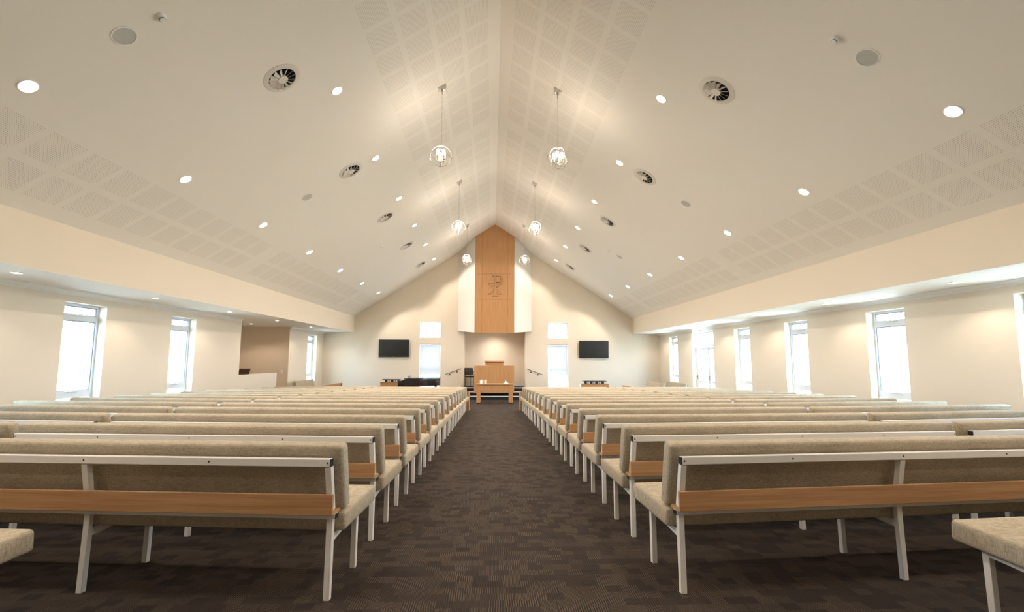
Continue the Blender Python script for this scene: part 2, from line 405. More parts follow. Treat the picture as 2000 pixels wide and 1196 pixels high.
# ------------------------------------------------------------------ windows
def portal(loc, nrm, sx, sy):
    l = bpy.data.lights.new('window_portal', 'AREA'); l.shape = 'RECTANGLE'; l.size = sx; l.size_y = sy
    l.cycles.is_portal = True
    o = bpy.data.objects.new('window_portal', l); COL.objects.link(o); o.location = loc
    o.rotation_euler = Vector(nrm).to_track_quat('-Z', 'Y').to_euler()
wn = 0
def side_window(xw, s_, y0, y1):
    """xw room face, s_ outward sign; frame with a top light, transom, main sash, two winders"""
    global wn; wn += 1
    xg = xw + s_*0.15                       # inner face of the frame
    def X(a, c): return (min(xg+s_*a, xg+s_*c), max(xg+s_*a, xg+s_*c))
    f = MB(); xa, xb = X(0, 0.07); t = 0.045
    f.box((xa, y0, WIN_Z0), (xb, y0+t, WIN_Z1)); f.box((xa, y1-t, WIN_Z0), (xb, y1, WIN_Z1))
    f.box((xa, y0+t, WIN_Z1-t), (xb, y1-t, WIN_Z1)); f.box((xa, y0+t, 0.42), (xb, y1-t, 0.55)); f.box((xa, y0+t, 1.79), (xb, y1-t, 1.90))
    f.box((xa, y0+t, WIN_Z0), (xb, y1-t, WIN_Z0+t))
    o = struct(f.build('window_%d' % wn, M_ALU))
    g = MB(); xa, xb = X(0.012, 0.05)
    for za, zb in ((0.55, 1.79), (1.90, WIN_Z1-t)):      # dark inner sash line round each pane
        q = 0.016
        g.box((xa, y0+t, za), (xb, y0+t+q, zb)); g.box((xa, y1-t-q, za), (xb, y1-t, zb)); g.box((xa, y0+t+q, zb-q), (xb, y1-t-q, zb)); g.box((xa, y0+t+q, za), (xb, y1-t-q, za+q*0.6))
    g.build('sash_gasket', M_GASKET, o)
    for za, zb in ((0.56, 1.775), (1.91, WIN_Z1-t-0.015), (WIN_Z0+t, 0.42)):
        p = MB(); xa, xb = X(0.03, 0.036); p.box((xa, y0+t+0.01, za), (xb, y1-t-0.01, zb)); p.build('pane', M_GLASS, o)
    ym = (y0+y1)/2
    for zz in (1.872, 0.515):
        h = MB(); xa, xb = X(-0.02, 0); h.box((xa, ym-0.13, zz), (xb, ym+0.13, zz+0.022), bevel=0.005)
        h.tube([(xg-s_*0.015, ym+0.02, zz+0.02), (xg-s_*0.03, ym, zz+0.05), (xg-s_*0.028, ym-0.04, zz+0.06)], 0.006, 6)
        h.build('winder', M_CLEAR, o)
    portal((xw+s_*0.24, ym, (WIN_Z0+WIN_Z1)/2), (-s_, 0, 0), y1-y0, WIN_Z1-WIN_Z0)
for a, c in win_L: side_window(WL, -1, a, c)
for a, c in win_R: side_window(WR, 1, a, c)
# far wall windows: a square light over a tall one with a blind
for k, (a, c) in enumerate(far_win):
    for z0, z1 in ((2.065, 2.772), (-0.30, 1.80)):
        wn += 1; f = MB(); t = 0.04; ya, yb = YF+0.13, YF+0.20
        f.box((a, ya, z0), (a+t, yb, z1)); f.box((c-t, ya, z0), (c, yb, z1)); f.box((a+t, ya, z1-t), (c-t, yb, z1)); f.box((a+t, ya, z0), (c-t, yb, z0+t))
        if z0 < 0: f.box((a+t, ya, 0.72), (c-t, yb, 0.78))
        o = struct(f.build('window_%d' % wn, M_ALU))
        p = MB(); p.box((a+t, YF+0.16, z0+t), (c-t, YF+0.166, z1-t)); p.build('pane', M_GLASS, o)
        portal(((a+c)/2, YF+0.235, (z0+z1)/2), (0, -1, 0), c-a, z1-z0)
    side = 'left' if k == 0 else 'right'
    bl = thing('venetian_blind', 'white venetian blind in the tall far window %s of the pulpit' % side, 'blind', ((a+c)/2, YF+0.075, 1.80), group='blinds in the tall far windows')
    wd = (c-a)/2-0.02
    h = MB(); h.box((-wd, -0.025, -0.045), (wd, 0.025, -0.002)); h.build('headrail', M_TRIM, bl)
    sl_ = MB()
    for i in range(41):
        z = -0.075 - i*0.047; M = Matrix.Translation((0, 0, z)) @ Matrix.Rotation(R_(73 if i < 27 else 22), 4, 'X')
        sl_.box((-wd, -0.027, -0.0012), (wd, 0.027, 0.0012), M)
    sl_.build('slats', M_BLIND, bl)
    h = MB(); h.box((-wd, -0.025, -2.03), (wd, 0.025, -2.005)); h.build('bottom_rail', M_TRIM, bl)
    h = MB(); h.tube([(wd-0.08, -0.035, -0.04), (wd-0.08, -0.035, -0.75)], 0.004, 6); h.lathe([(0.001, -0.80), (0.009, -0.795), (0.007, -0.75), (0.001, -0.745)], 8, Matrix.Translation((wd-0.08, -0.035, 0))); h.build('cord', M_PLASTIC, bl)
# glazed double door on the right
y0, y1 = DOOR_Y; xg = WR+0.14
f = MB(); t = 0.05
f.box((xg, y0, ZF), (xg+0.08, y0+t, 2.14)); f.box((xg, y1-t, ZF), (xg+0.08, y1, 2.14)); f.box((xg, y0+t, 2.09), (xg+0.08, y1-t, 2.14)); f.box((xg, y0+t, 1.60), (xg+0.08, y1-t, 1.675))
d1 = struct(f.build('door_1', M_ALU))
p = MB(); p.box((xg+0.04, y0+t, 1.675), (xg+0.046, y1-t, 2.09)); p.build('transom_pane', M_GLASS, d1)
ym = 17.30
for a, c, hy in ((y0+t, ym, ym-0.045), (ym, y1-t, y1-t-0.045)):
    q = MB(); s2 = 0.075; xa, xb = xg+0.015, xg+0.065
    q.box((xa, a+0.004, ZF+0.01), (xb, a+s2, 1.595)); q.box((xa, c-s2, ZF+0.01), (xb, c-0.004, 1.595)); q.box((xa, a+s2, 1.51), (xb, c-s2, 1.595)); q.box((xa, a+s2, ZF+0.01), (xb, c-s2, ZF+0.12)); q.box((xa, a+s2, 0.33), (xb, c-s2, 0.40))
    lf = q.build('door_leaf', M_ALU, d1)
    p = MB(); p.box((xg+0.038, a+s2, ZF+0.12), (xg+0.044, c-s2, 0.33)); p.box((xg+0.038, a+s2, 0.40), (xg+0.044, c-s2, 1.51)); p.build('door_pane', M_GLASS, lf)
    h = MB(); h.box((xg+0.0, hy-0.02, 0.44), (xg+0.014, hy+0.02, 0.60)); h.tube([(xg, hy, 0.53), (xg-0.045, hy, 0.53), (xg-0.045, hy-0.11, 0.53)], 0.009, 8); h.build('door_handle', M_STEEL, lf)
portal((WR+0.25, (y0+y1)/2, 0.8), (-1, 0, 0), y1-y0, 2.5)

# ------------------------------------------------------------------ fittings on the sloped ceilings
def slope_pt(side, s, y):
    if side == 'left':
        d = Vector((-1, 0, -SL)).normalized(); n = Vector((SL, 0, -1)).normalized()
    else:
        d = Vector((1, 0, -SR)).normalized(); n = Vector((-SR, 0, -1)).normalized()
    p = Vector((XR, y, ZR)) + d*s
    ydir = Vector((0, 1, 0)); xdir = ydir.cross(n)
    return p, frame_euler(xdir, ydir, n)
def add_spot(parent, power, z=0.03, size=125, blend=0.35):
    l = bpy.data.lights.new('downlight_lamp', 'SPOT'); l.energy = power; l.color = WARM; l.spot_size = R_(size); l.spot_blend = blend; l.shadow_soft_size = 0.06
    o = bpy.data.objects.new('downlight_lamp', l); COL.objects.link(o); o.parent = parent; o.location = (0, 0, z); o.rotation_euler = (math.pi, 0, 0)
ORD = ['first', 'second', 'third', 'fourth', 'fifth', 'sixth', 'seventh', 'eighth', 'ninth', 'tenth', 'eleventh', 'twelfth', 'thirteenth', 'fourteenth', 'fifteenth']
def order(i, n, near='the camera', far='the far wall'):
    if i == 0: return 'nearest %s' % near
    if i == n-1: return 'nearest %s' % far
    return '%s from %s' % (ORD[i], near) if i < n/2 else '%s from %s' % (ORD[n-1-i], far)
mesh_cache = {}
def part(key, build, parent, name, m_, smooth=True):
    """a part whose mesh is made once and shared"""
    if key in mesh_cache:
        o = bpy.data.objects.new(name, mesh_cache[key]); COL.objects.link(o); o.parent = parent; return o
    o = build(MB()).build(name, m_, parent, smooth); mesh_cache[key] = o.data; return o
def downlight(label, group, loc, rot, power, r=0.085, size=125, blend=0.35):
    t = thing('recessed_downlight', label, 'downlight', loc, rot, group)
    k = 'dl%.3f' % r
    part(k+'r', lambda b: b.lathe([(r, 0.0), (r, 0.006), (r-0.012, 0.010), (r-0.018, 0.004), (r-0.018, 0.0)], 32, closed=True), t, 'trim_ring', M_TRIM)
    part(k+'d', lambda b: b.lathe([(r-0.017, 0.0), (r-0.017, 0.004), (0.02, 0.005), (0.0001, 0.005)], 32), t, 'diffuser', M_LAMP)
    add_spot(t, power, 0.02, size, blend)
    return t
Y_OUT = [4.943+2.6*i for i in range(7)]; Y_IN = [7.47+2.61*i for i in range(6)]
SO_L, SO_R, SI_L, SI_R = 5.692, 5.765, 3.03, 3.045
for side, so, si in (('left', SO_L, SI_L), ('right', SO_R, SI_R)):
    for i, y in enumerate(Y_OUT):
        p, e = slope_pt(side, so, y)
        downlight('bright round downlight in the lower row, %s ceiling slope, %s' % (side, order(i, 7)), 'downlights in the high ceiling', p, e, SPOT_W, 0.092)
    for i, y in enumerate(Y_IN):
        p, e = slope_pt(side, si, y)
        downlight('bright round downlight in the upper row, %s ceiling slope, %s' % (side, order(i, 6)), 'downlights in the high ceiling', p, e, SPOT_W, 0.092)
# unseen downlights added over and behind the camera to brighten the nearest pews
for side, so, si in (('left', SO_L, SI_L), ('right', SO_R, SI_R)):
    for s_, y, nm in ((so, 2.343, 'lower row'), (so, -0.257, 'lower row, second'), (si, 4.86, 'upper row'), (si, 2.25, 'upper row, second'), (si, -0.36, 'upper row, third')):
        p, e = slope_pt(side, s_, y)
        downlight('added unseen downlight overhead, %s ceiling slope, %s' % (side, nm), 'downlights in the high ceiling', p, e, SPOT_W*0.6, 0.092)
# soffit downlights
dn = frame_euler((1, 0, 0), (0, -1, 0), (0, 0, -1))
YS = [7.03, 9.86, 12.63, 15.39, 18.26, 20.87]
for i, y in enumerate(YS):
    downlight('small downlight in the low left side ceiling, %s' % order(i, 6), 'downlights in the side ceilings', (-6.52, y, ZB), dn, SOFFIT_W, 0.07, 130)
for i, y in enumerate(YS):
    downlight('small downlight in the low right side ceiling, %s' % order(i, 6), 'downlights in the side ceilings', (6.80, y, ZB), dn, SOFFIT_W, 0.07, 130)
downlight('small downlight over the half wall in the side room on the left', 'downlights in the side ceilings', (-8.02, 16.93, ZB), dn, SOFFIT_W*2.0, 0.07, 140)
# swirl vents
def vent(label, p, e):
    t = thing('swirl_air_vent', label, 'air vent', p, e, 'swirl vents in the ceiling')
    part('vf', lambda b: b.lathe([(0.262, 0.0), (0.262, 0.004), (0.25, 0.009), (0.215, 0.014), (0.192, 0.014), (0.190, 0.004), (0.190, 0.0)], 48, closed=True), t, 'flange', M_CREAM2)
    part('vd', lambda b: b.lathe([(0.187, 0.001), (0.187, 0.003), (0.0001, 0.003)], 48), t, 'shade_disc', M_DARK)  # flat black disc on the uncut ceiling, painted as shade inside the vent
    part('vh', lambda b: b.lathe([(0.0001, 0.034), (0.066, 0.034), (0.070, 0.030), (0.070, 0.004)], 32), t, 'hub', M_CREAM2)
    def blade(b):
        M = Matrix.Translation((0.127, 0, 0.0245)) @ Matrix.Rotation(R_(40), 4, 'X')
        b._add([M @ Vector(q) for q in ((-0.06, -0.015, -0.001), (0.059, -0.033, -0.001), (0.059, 0.033, -0.001), (-0.06, 0.015, -0.001), (-0.06, -0.015, 0.001), (0.059, -0.033, 0.001), (0.059, 0.033, 0.001), (-0.06, 0.015, 0.001))],
               [(0,3,2,1),(4,5,6,7),(0,1,5,4),(1,2,6,5),(2,3,7,6),(3,0,4,7)]); return b
    for i in range(13):
        o = part('vb', blade, t, 'blade', M_CREAM2, False); o.rotation_euler = (0, 0, 2*math.pi*i/13+0.1)
for side, s in (('left', 3.60), ('right', 3.645)):
    for i in range(5):
        p, e = slope_pt(side, s, 6.63+3.38*i); vent('round swirl air vent on the %s ceiling slope, %s' % (side, order(i, 5)), p, e)
# ceiling loudspeakers, smoke detectors, tiny sensors
for side, s, ys in (('left', 4.637, (4.95, 10.06)), ('right', 4.675, (4.935, 10.035, 15.49))):
    for i, y in enumerate(ys):
        p, e = slope_pt(side, s, y)
        t = thing('ceiling_loudspeaker', 'round grey flush loudspeaker on the %s ceiling slope, %s' % (side, order(i, len(ys))), 'loudspeaker', p, e, 'loudspeakers in the ceiling')
        part('spr', lambda b: b.lathe([(0.122, 0), (0.122, 0.006), (0.108, 0.008), (0.108, 0)], 40, closed=True), t, 'rim', M_TRIM)
        part('spg', lambda b: b.lathe([(0.108, 0.0), (0.108, 0.004), (0.03, 0.006), (0.0001, 0.006)], 40), t, 'grille', M_GRILLE)
for side, s, ys in (('left', 4.225, (4.948, 15.38)), ('right', 4.285, (4.948, 15.55))):
    for i, y in enumerate(ys):
        p, e = slope_pt(side, s, y)
        t = thing('smoke_detector', 'small white smoke detector on the %s ceiling slope, %s' % (side, ('nearest the camera', 'farther from the camera')[i]), 'smoke detector', p, e, 'smoke detectors')
        part('sdb', lambda b: b.lathe([(0.052, 0), (0.052, 0.014), (0.044, 0.022), (0.040, 0.034), (0.030, 0.040), (0.0001, 0.040)], 28), t, 'body', M_PLASTIC)
        part('sdv', lambda b: b.lathe([(0.026, 0.040), (0.030, 0.045), (0.027, 0.052), (0.0001, 0.054)], 24), t, 'sensor_cap', M_PLASTIC)
        part('sds', lambda b: b.lathe([(0.024, 0.0395), (0.0325, 0.0395), (0.0325, 0.044), (0.024, 0.044)], 24, closed=True), t, 'slot', M_BLACK)
for side, s in (('left', 2.634), ('right', 2.659)):
    p, e = slope_pt(side, s, 10.02)
    o = MB().lathe([(0.028, 0), (0.026, 0.010), (0.012, 0.016), (0.0001, 0.018)], 20).build('ceiling_sensor', M_PLASTIC, None, True, p, e)
    tag(o, 'tiny white sensor button between upper downlight and chandelier, %s ceiling slope' % side, 'sensor', 'tiny ceiling sensors')

# ------------------------------------------------------------------ chandeliers
def ring(R, M, r=0.0042):
    return [M @ Vector((R*math.cos(a), R*math.sin(a), 0)) for a in [2*math.pi*i/40 for i in range(40)]]
def chandelier(label, x, y, rotz):
    zc = 4.872; zt = ceil_z(x)
    t = thing('globe_chandelier', label, 'chandelier', (x, y, zc), (0, 0, 0), 'globe chandeliers')
    s_ = 1 if x < XR else -1; sl = SL if x < XR else SR
    b = MB(); h = 0.075                      # wedge block that levels the canopy under the slope
    b.prism([(-h, zt-zc-sl*h if s_ > 0 else zt-zc+sl*h), (h, zt-zc+sl*h if s_ > 0 else zt-zc-sl*h), (h, zt-zc-0.062), (-h, zt-zc-0.062)], -h*0.8, h*0.8, 'y'); b.build('mounting_block', M_CREAM2, t)
    b = MB(); b.lathe([(0.0001, zt-zc-0.150), (0.010, zt-zc-0.145), (0.014, zt-zc-0.110), (0.030, zt-zc-0.090), (0.052, zt-zc-0.070), (0.055, zt-zc-0.0625), (0.0001, zt-zc-0.0625)], 24); b.build('canopy', M_CHROME, t, True)
    b = MB(); b.tube([(0, 0, 0.19), (0, 0, zt-zc-0.14)], 0.0042, 6)
    for i in range(10): b.lathe([(0.004, 0.22+i*0.02), (0.008, 0.228+i*0.02), (0.004, 0.236+i*0.02)], 6)
    b.build('chain', M_CHROME, t)
    Rz = Matrix.Rotation(rotz, 4, 'Z')
    for nm, M in (('ring', Rz @ Matrix.Rotation(R_(90), 4, 'X')), ('ring', Rz @ Matrix.Rotation(R_(90), 4, 'Z') @ Matrix.Rotation(R_(90), 4, 'X')), ('ring', Rz @ Matrix.Rotation(R_(12), 4, 'Y'))):
        MB().tube(ring(0.2, M), 0.0055, 8, True).build(nm, M_CHROME, t, True)
    for a in (0, 1, 2, 3):
        q = Rz @ Vector((0.2*math.cos(a*math.pi/2), 0.2*math.sin(a*math.pi/2), 0))
        MB().lathe([(0.0001, -0.012), (0.010, -0.006), (0.010, 0.006), (0.0001, 0.012)], 10, Matrix.Translation(q)).build('finial', M_CHROME, t, True)
    b = MB(); b.tube([(0, 0, 0.2), (0, 0, -0.2)], 0.005, 8); b.lathe([(0.0001, -0.125), (0.018, -0.118), (0.022, -0.10), (0.012, -0.085), (0.0055, -0.08)], 16); b.build('stem', M_CHROME, t, True)
    for i in range(4):
        a = rotz + math.pi/4 + i*math.pi/2; cx, cy_ = 0.075*math.cos(a), 0.075*math.sin(a)
        b = MB(); b.tube([(0, 0, -0.11), (cx*0.5, cy_*0.5, -0.125), (cx*0.9, cy_*0.9, -0.112), (cx, cy_, -0.085)], 0.0045, 8)
        b.lathe([(0.0001, -0.088), (0.022, -0.082), (0.024, -0.074), (0.014, -0.072)], 14, Matrix.Translation((cx, cy_, 0))); b.build('arm', M_CHROME, t, True)
        Tc = Matrix.Translation((cx, cy_, 0))
        b = MB(); b.lathe([(0.0001, -0.072), (0.020, -0.072), (0.020, -0.022), (0.0001, -0.022)], 16, Tc); b.build('candle_sleeve', M_IVORY, t, True)
        b = MB(); b.lathe([(0.0001, -0.022), (0.026, -0.020), (0.029, -0.014), (0.026, -0.010), (0.0001, -0.010)], 16, Tc); b.build('drip_cup', M_CHROME, t, True)
        b = MB(); b.lathe([(0.024, -0.010), (0.027, 0.0), (0.027, 0.098), (0.022, 0.108), (0.0001, 0.108)], 16, Tc); b.build('glass_shade', M_BULB, t, True)
    l = bpy.data.lights.new('chandelier_lamp', 'POINT'); l.energy = BULB_W*4; l.color = (1.0, 0.83, 0.68); l.shadow_soft_size = 0.09
    o = bpy.data.objects.new('chandelier_lamp', l); COL.objects.link(o); o.parent = t; o.location = (0, 0, 0.15)
for side, x in (('left', -0.973), ('right', 1.205)):
    for i, y in enumerate((8.95, 13.95, 18.6)):
        chandelier('globe chandelier of chrome rings hanging %s of the ridge, %s of three' % (side, ('nearest', 'middle', 'farthest')[i]), x, y, (0.05, 0.4, 0.7)[i] + (0.5 if side == 'right' else 0))

# ------------------------------------------------------------------ pews
def make_pew(L, label, group, screws=False, key=''):
    t = thing('pew', label, 'pew', group=group)
    H = L/2; tilt = R_(12.5)
    def cushion(b, a, c, M=None, bev=0.02): return b.box(a, c, M, bev, 4)
    def sh(nm, build, m_, smooth=True): return part('pew%.2f%s%s' % (L, key, nm), build, t, nm.split('#')[0], m_, smooth)
    sh('seat', lambda b: cushion(b, (-H-0.008, -0.241, -0.049), (H+0.008, 0.241, 0.049), Matrix.Translation((0, 0.274, 0.386)) @ Matrix.Rotation(R_(5.0), 4, 'X')), M_FAB)
    sh('backrest', lambda b: cushion(b, (-H, -0.043, -0.172), (H, 0.043, 0.172), Matrix.Translation((0, 0.052, 0.594)) @ Matrix.Rotation(tilt, 4, 'X'), 0.022), M_FAB)
    sh('top_rail', lambda b: b.box((-H+0.043, -0.072, 0.656), (H-0.043, -0.032, 0.696), None, 0.003, 1), M_METAL)
    sh('lower_rail', lambda b: b.box((-H+0.025, -0.021, 0.392), (H-0.025, 0.021, 0.4175), None, 0.002, 1), M_METAL)
    for i, s_ in enumerate((-1, 1)):
        sh('end_cap#t%d' % i, lambda b: b.box((s_*(H-0.043)-0.002 if s_ > 0 else -H+0.043-0.003, -0.070, 0.658), (s_*(H-0.043)+0.003 if s_ > 0 else -H+0.043+0.002, -0.034, 0.694)), M_BLACK, False)
        sh('end_cap#l%d' % i, lambda b: b.box((s_*(H-0.025)-0.002 if s_ > 0 else -H+0.025-0.003, -0.019, 0.394), (s_*(H-0.025)+0.003 if s_ > 0 else -H+0.025+0.002, 0.019, 0.4155)), M_BLACK, False)
    def ledge(b):
        b.box((-H+0.024, -0.062, 0.419), (H-0.024, -0.044, 0.520), None, 0.0015, 1); b.box((-H+0.024, -0.044, 0.419), (H-0.024, 0.082, 0.435)); return b
    sh('book_ledge', ledge, M_TIMB_H, False)
    for i, fx in enumerate((-H+0.053, 0.0, H-0.053)):
        ff = fx*(H-0.083)/(H-0.053)
        sh('leg#r%d' % i, lambda b: b.box((fx-0.0155, -0.0155, 0.0), (fx+0.0155, 0.0155, 0.392), None, 0.002, 1), M_METAL)
        sh('leg#f%d' % i, lambda b: b.box((ff-0.0155, 0.412, 0.0), (ff+0.0155, 0.443, 0.352), None, 0.002, 1), M_METAL)
        sh('back_upright#%d' % i, lambda b: b.bar((fx, -0.003, 0.4355), (fx, -0.052, 0.656), 0.031, 0.031, (0, 1, 0)), M_METAL, False)
        sh('seat_bearer#%d' % i, lambda b: b.bar((fx, 0.0155, 0.294), (ff, 0.412, 0.329), 0.025, 0.035), M_METAL, False)
    if screws:
        for i, (sx, sz) in enumerate([(-H+0.055, 0.676), (-H*0.5, 0.676), (0, 0.676), (H*0.5, 0.676), (H-0.055, 0.676)]):
            sh('screw#%d' % i, lambda b: b.lathe([(0.0001, 0.003), (0.004, 0.002), (0.005, 0)], 10, Matrix.Translation((sx, -0.0722, sz)) @ Matrix.Rotation(R_(90), 4, 'X')), M_STEEL)
        for i, fx in enumerate((-H+0.053, 0.0, H-0.053)):
            sh('screw#u%d' % i, lambda b: b.lathe([(0.0001, 0.003), (0.004, 0.002), (0.005, 0)], 10, Matrix.Translation((fx, -0.036, 0.545)) @ Matrix.Rotation(R_(90-12), 4, 'X')), M_STEEL)
    return t
LI, LO = 2.72, 3.02
PIT = 0.916
TI, TO = R_(5.8), R_(10.3)
RAKE = -math.atan(SLOPE)
def pew_rot(yaw): return (Matrix.Rotation(RAKE, 4, 'X') @ Matrix.Rotation(yaw, 4, 'Z')).to_euler()
protos = {}
def put_pew(L, label, group, x, y, yaw, screws=False):
    k = (L, screws)
    if k not in protos:
        protos[k] = o = make_pew(L, label, group, screws, 's' if screws else ''); o.location = (x, y, fz(y)); o.rotation_euler = pew_rot(yaw); return o
    return dup(protos[k], label, (x, y, fz(y)), pew_rot(yaw), group)
def row_name(i):
    return '%s complete row from the back' % ORD[i] if i < 8 else ('front row' if i == 14 else '%s row from the front' % ORD[14-i])
for side, sg, xe, y00 in (('left', -1, -0.765, 2.68), ('right', 1, 0.953, 2.70)):
    for i in range(15):
        y = y00 + PIT*i; grp = 'pews left of the aisle' if side == 'left' else 'pews right of the aisle'
        ci, si_ = math.cos(TI), math.sin(TI); co, so_ = math.cos(TO), math.sin(TO)
        px, py = xe + sg*ci*LI/2, y + si_*LI/2
        put_pew(LI, 'beige cushioned pew beside the aisle on the %s, %s' % (side, row_name(i)), grp, px, py, sg*TI, i < 3)
        ex, ey = xe + sg*ci*(LI+0.07), y + si_*(LI+0.07)
        put_pew(LO, 'beige cushioned pew on the outer %s side, %s' % (side, row_name(i)), grp, ex + sg*co*LO/2, ey + so_*LO/2, sg*TO, False)
    y = y00 - PIT; x0 = -2.035 if side == 'left' else 2.225
    put_pew(LO, 'cut-off beige pew end in the bottom %s corner, behind every complete row' % side, 'pews cut off at the bottom', x0 + sg*math.cos(TI)*LO/2, y + 0.065 + math.sin(TI)*LO/2, sg*TI, False)
t = MB().box((-0.03, -0.045, 0), (0.03, 0.045, 0.0012), Matrix.Rotation(0.2, 4, 'Z'))
tag(t.build('paper_slip', M_PAPER, None, False, (-0.822, 3.645, fz(3.645)+0.4352), (RAKE, 0, 0)), 'small white paper slip on the aisle end of the second left pew ledge', 'paper')
# pews turned to face the middle, beyond the last rows
b = MB(); b.box((-7.28, 17.45, ZF), (-6.2, 20.3, ZF+0.11)); struct(b.build('floor_platform_left', M_CARPET))
b = MB(); b.box((5.3, 16.5, ZF), (7.42, 16.52, ZF+0.11)); b.box((5.3, 16.52, ZF), (7.42, 19.1, ZF+0.11)); struct(b.build('floor_platform_right', M_CARPET))
def turned(x, ymid, yaw, label):
    t = make_pew(1.95, label, 'pews turned towards the pulpit', False); t.location = (x, ymid, ZF+0.11); t.rotation_euler = (0, 0, yaw); return t
turned(5.93, 17.98, R_(88), 'short beige pew turned sideways at far right, nearer the pulpit than its twin')
turned(6.68, 17.98, R_(88), 'short beige pew turned sideways at far right, against the right wall')
turned(-6.97, 19.0, R_(-88), 'short beige pew turned sideways below the far left side window')

# timber screens in front of the first rows and of the turned pews
def screen(label, L, h, loc, rotz, ends=True):
    t = thing('timber_pew_screen', label, 'screen', loc, (0, 0, rotz), 'low timber screens')
    MB().box((-L/2+0.04, -0.012, 0.06), (L/2-0.04, 0.012, h-0.02)).build('panel', M_TIMB_H, t)
    MB().box((-L/2, -0.05, h-0.02), (L/2, 0.05, h), None, 0.003, 1).build('top_cap', M_TIMB_H, t)
    for s_ in (-1, 1):
        MB().box((s_*L/2-0.04 if s_ > 0 else -L/2, -0.05, 0.0), (L/2 if s_ > 0 else -L/2+0.04, 0.05, h-0.02), None, 0.002, 1).build('end_post', M_TIMB, t)
    return t
for side, sg, xe in (('left', -1, -0.70), ('right', 1, 0.90)):
    L = 2.9; yy = 16.25
    screen('low oak screen in front of the first pew row %s of the aisle' % side, L, 0.62, (xe + sg*L/2*math.cos(TI), yy + math.sin(TI)*L/2, fz(yy+0.16)), sg*TI)
screen('low oak screen before the sideways pews at far right', 1.9, 0.73, (4.97, 17.85, ZF), R_(90))
screen('low oak screen before the sideways pew at far left', 2.8, 0.73, (-5.98, 18.9, ZF), R_(90))

# ------------------------------------------------------------------ timber feature with the emblem
tf = thing('timber_feature_panel', 'tall oak wall panel with carved emblem rising to the ridge above the pulpit', 'wall panel', (0.1, 21.0, 2.257))
ox, oz = 0.1, 2.257
fx = [-0.735, -0.44, 0.652, 0.932]; fzz = [2.257, 3.662, 4.761, None]
gp = 0.0035
b = MB(); b.prism([(-0.733-ox, 0.004), (0.930-ox, 0.004), (0.930-ox, ceil_z(0.93)-oz-0.006), (XR-ox, ZR-oz-0.01), (-0.733-ox, ceil_z(-0.733)-oz-0.006)], 0.018, 0.995, 'y'); b.build('backing', M_TIMB_D, tf)
for i in range(3):
    for j in range(3):
        x0, x1 = fx[i] + (gp if i else 0), fx[i+1] - (gp if i < 2 else 0)
        z0 = fzz[j] + (gp if j else 0)
        if j < 2: poly = [(x0, z0), (x1, z0), (x1, fzz[j+1]-gp), (x0, fzz[j+1]-gp)]
        else:
            poly = [(x0, z0), (x1, z0), (x1, ceil_z(x1)-0.004)] + ([(XR, ZR-0.006)] if x0 < XR < x1 else []) + [(x0, ceil_z(x0)-0.004)]
        b = MB(); b.prism([(u-ox, v-oz) for u, v in poly], 0.0, 0.018, 'y'); b.build('panel', M_TIMB, tf)
MB().box((-0.735-ox, 0.0, -0.004), (0.932-ox, 0.99, 0.0)).build('underside', M_TIMB, tf)
emb = [[(395,268),(560,262),(640,268),(700,300),(735,352),(735,420),(705,468),(650,495),(528,498)],
       [(395,268),(398,290),(445,300),(468,325),(470,560),(470,655)],
       [(522,285),(522,400),(522,560),(522,685)],
       [(522,285),(600,282),(648,305),(676,352),(678,400),(660,448),(620,480),(528,490)],
       [(456,745),(454,940),(440,975),(390,990),(390,1005),(580,1005),(580,990),(540,978),(522,950),(522,830)],
       [(235,545),(330,535),(450,552),(395,575),(420,620),(460,662)],
       [(235,545),(255,560),(330,625),(440,735)],
       [(518,725),(610,812),(680,880),(748,932),(650,930),(560,940),(578,900),(560,850),(528,815)],
       [(535,697),(610,640),(680,580),(735,556),(735,545),(640,540),(560,550),(600,590),(570,640),(528,680)],
       [(440,765),(400,815),(350,870),(250,915),(245,938),(330,928),(440,912),(385,905),(430,840),(456,800)]]
b = MB()
for pl in emb:
    pts = []
    for u, v in pl:
        X = -0.458 + (u-25)/(945-25)*(0.649+0.458) + 0.012; Z = 4.761 - (v-195)/(1112-195)*(4.761-3.662)
        pts.append((X-ox, -0.001, Z-oz))
    b.tube(pts, 0.0068, 6)
b.build('emblem', M_TIMB_D, tf)

# ------------------------------------------------------------------ pulpit, communion table and what stands on it
pu = thing('pulpit', 'wide oak pulpit on the stage steps behind the communion table', 'pulpit', (0.105, 21.0, ZST))
def P(x, y, z): return (x-0.105, y-21.0, z-ZST)
for x0, x1 in ((-0.725, -0.443), (-0.437, 0.642), (0.648, 0.934)):
    MB().box(P(x0, 20.94, -0.245), P(x1, 20.96, 0.862), None, 0.0015, 1).build('front_panel', M_TIMB, pu)
MB().box(P(-0.72, 20.96, -0.243), P(0.93, 20.975, 0.858)).build('backing', M_TIMB_D, pu)
for x0, x1 in ((-0.725, -0.70), (0.909, 0.934)):
    b = MB(); b.prism([(20.975-21, -0.19), (21.28-21, -0.12), (21.28-21, 0.02), (21.9-21, 0.005), (21.9-21, 0.912), (20.975-21, 0.912)], x0-0.105, x1-0.105, 'x'); b.build('side_panel', M_TIMB, pu)
MB().box(P(-0.726, 20.938, 0.863), P(0.935, 21.92, 0.878), None, 0.002, 1).build('top', M_TIMB_H, pu)
lt = thing('lectern', 'oak reading desk standing on top of the pulpit', 'lectern', (0.11, 21.25, 0.878))
MB().box((-0.37, -0.12, 0.0), (0.38, 0.18, 0.125)).build('body', M_TIMB, lt)
b = MB(); b.box((-0.415, -0.19, -0.02), (0.40, 0.27, 0.055), Matrix.Translation((0, 0, 0.152)) @ Matrix.Rotation(R_(-3), 4, 'X'), 0.004, 1); b.build('book_rest', M_TIMB_H, lt)

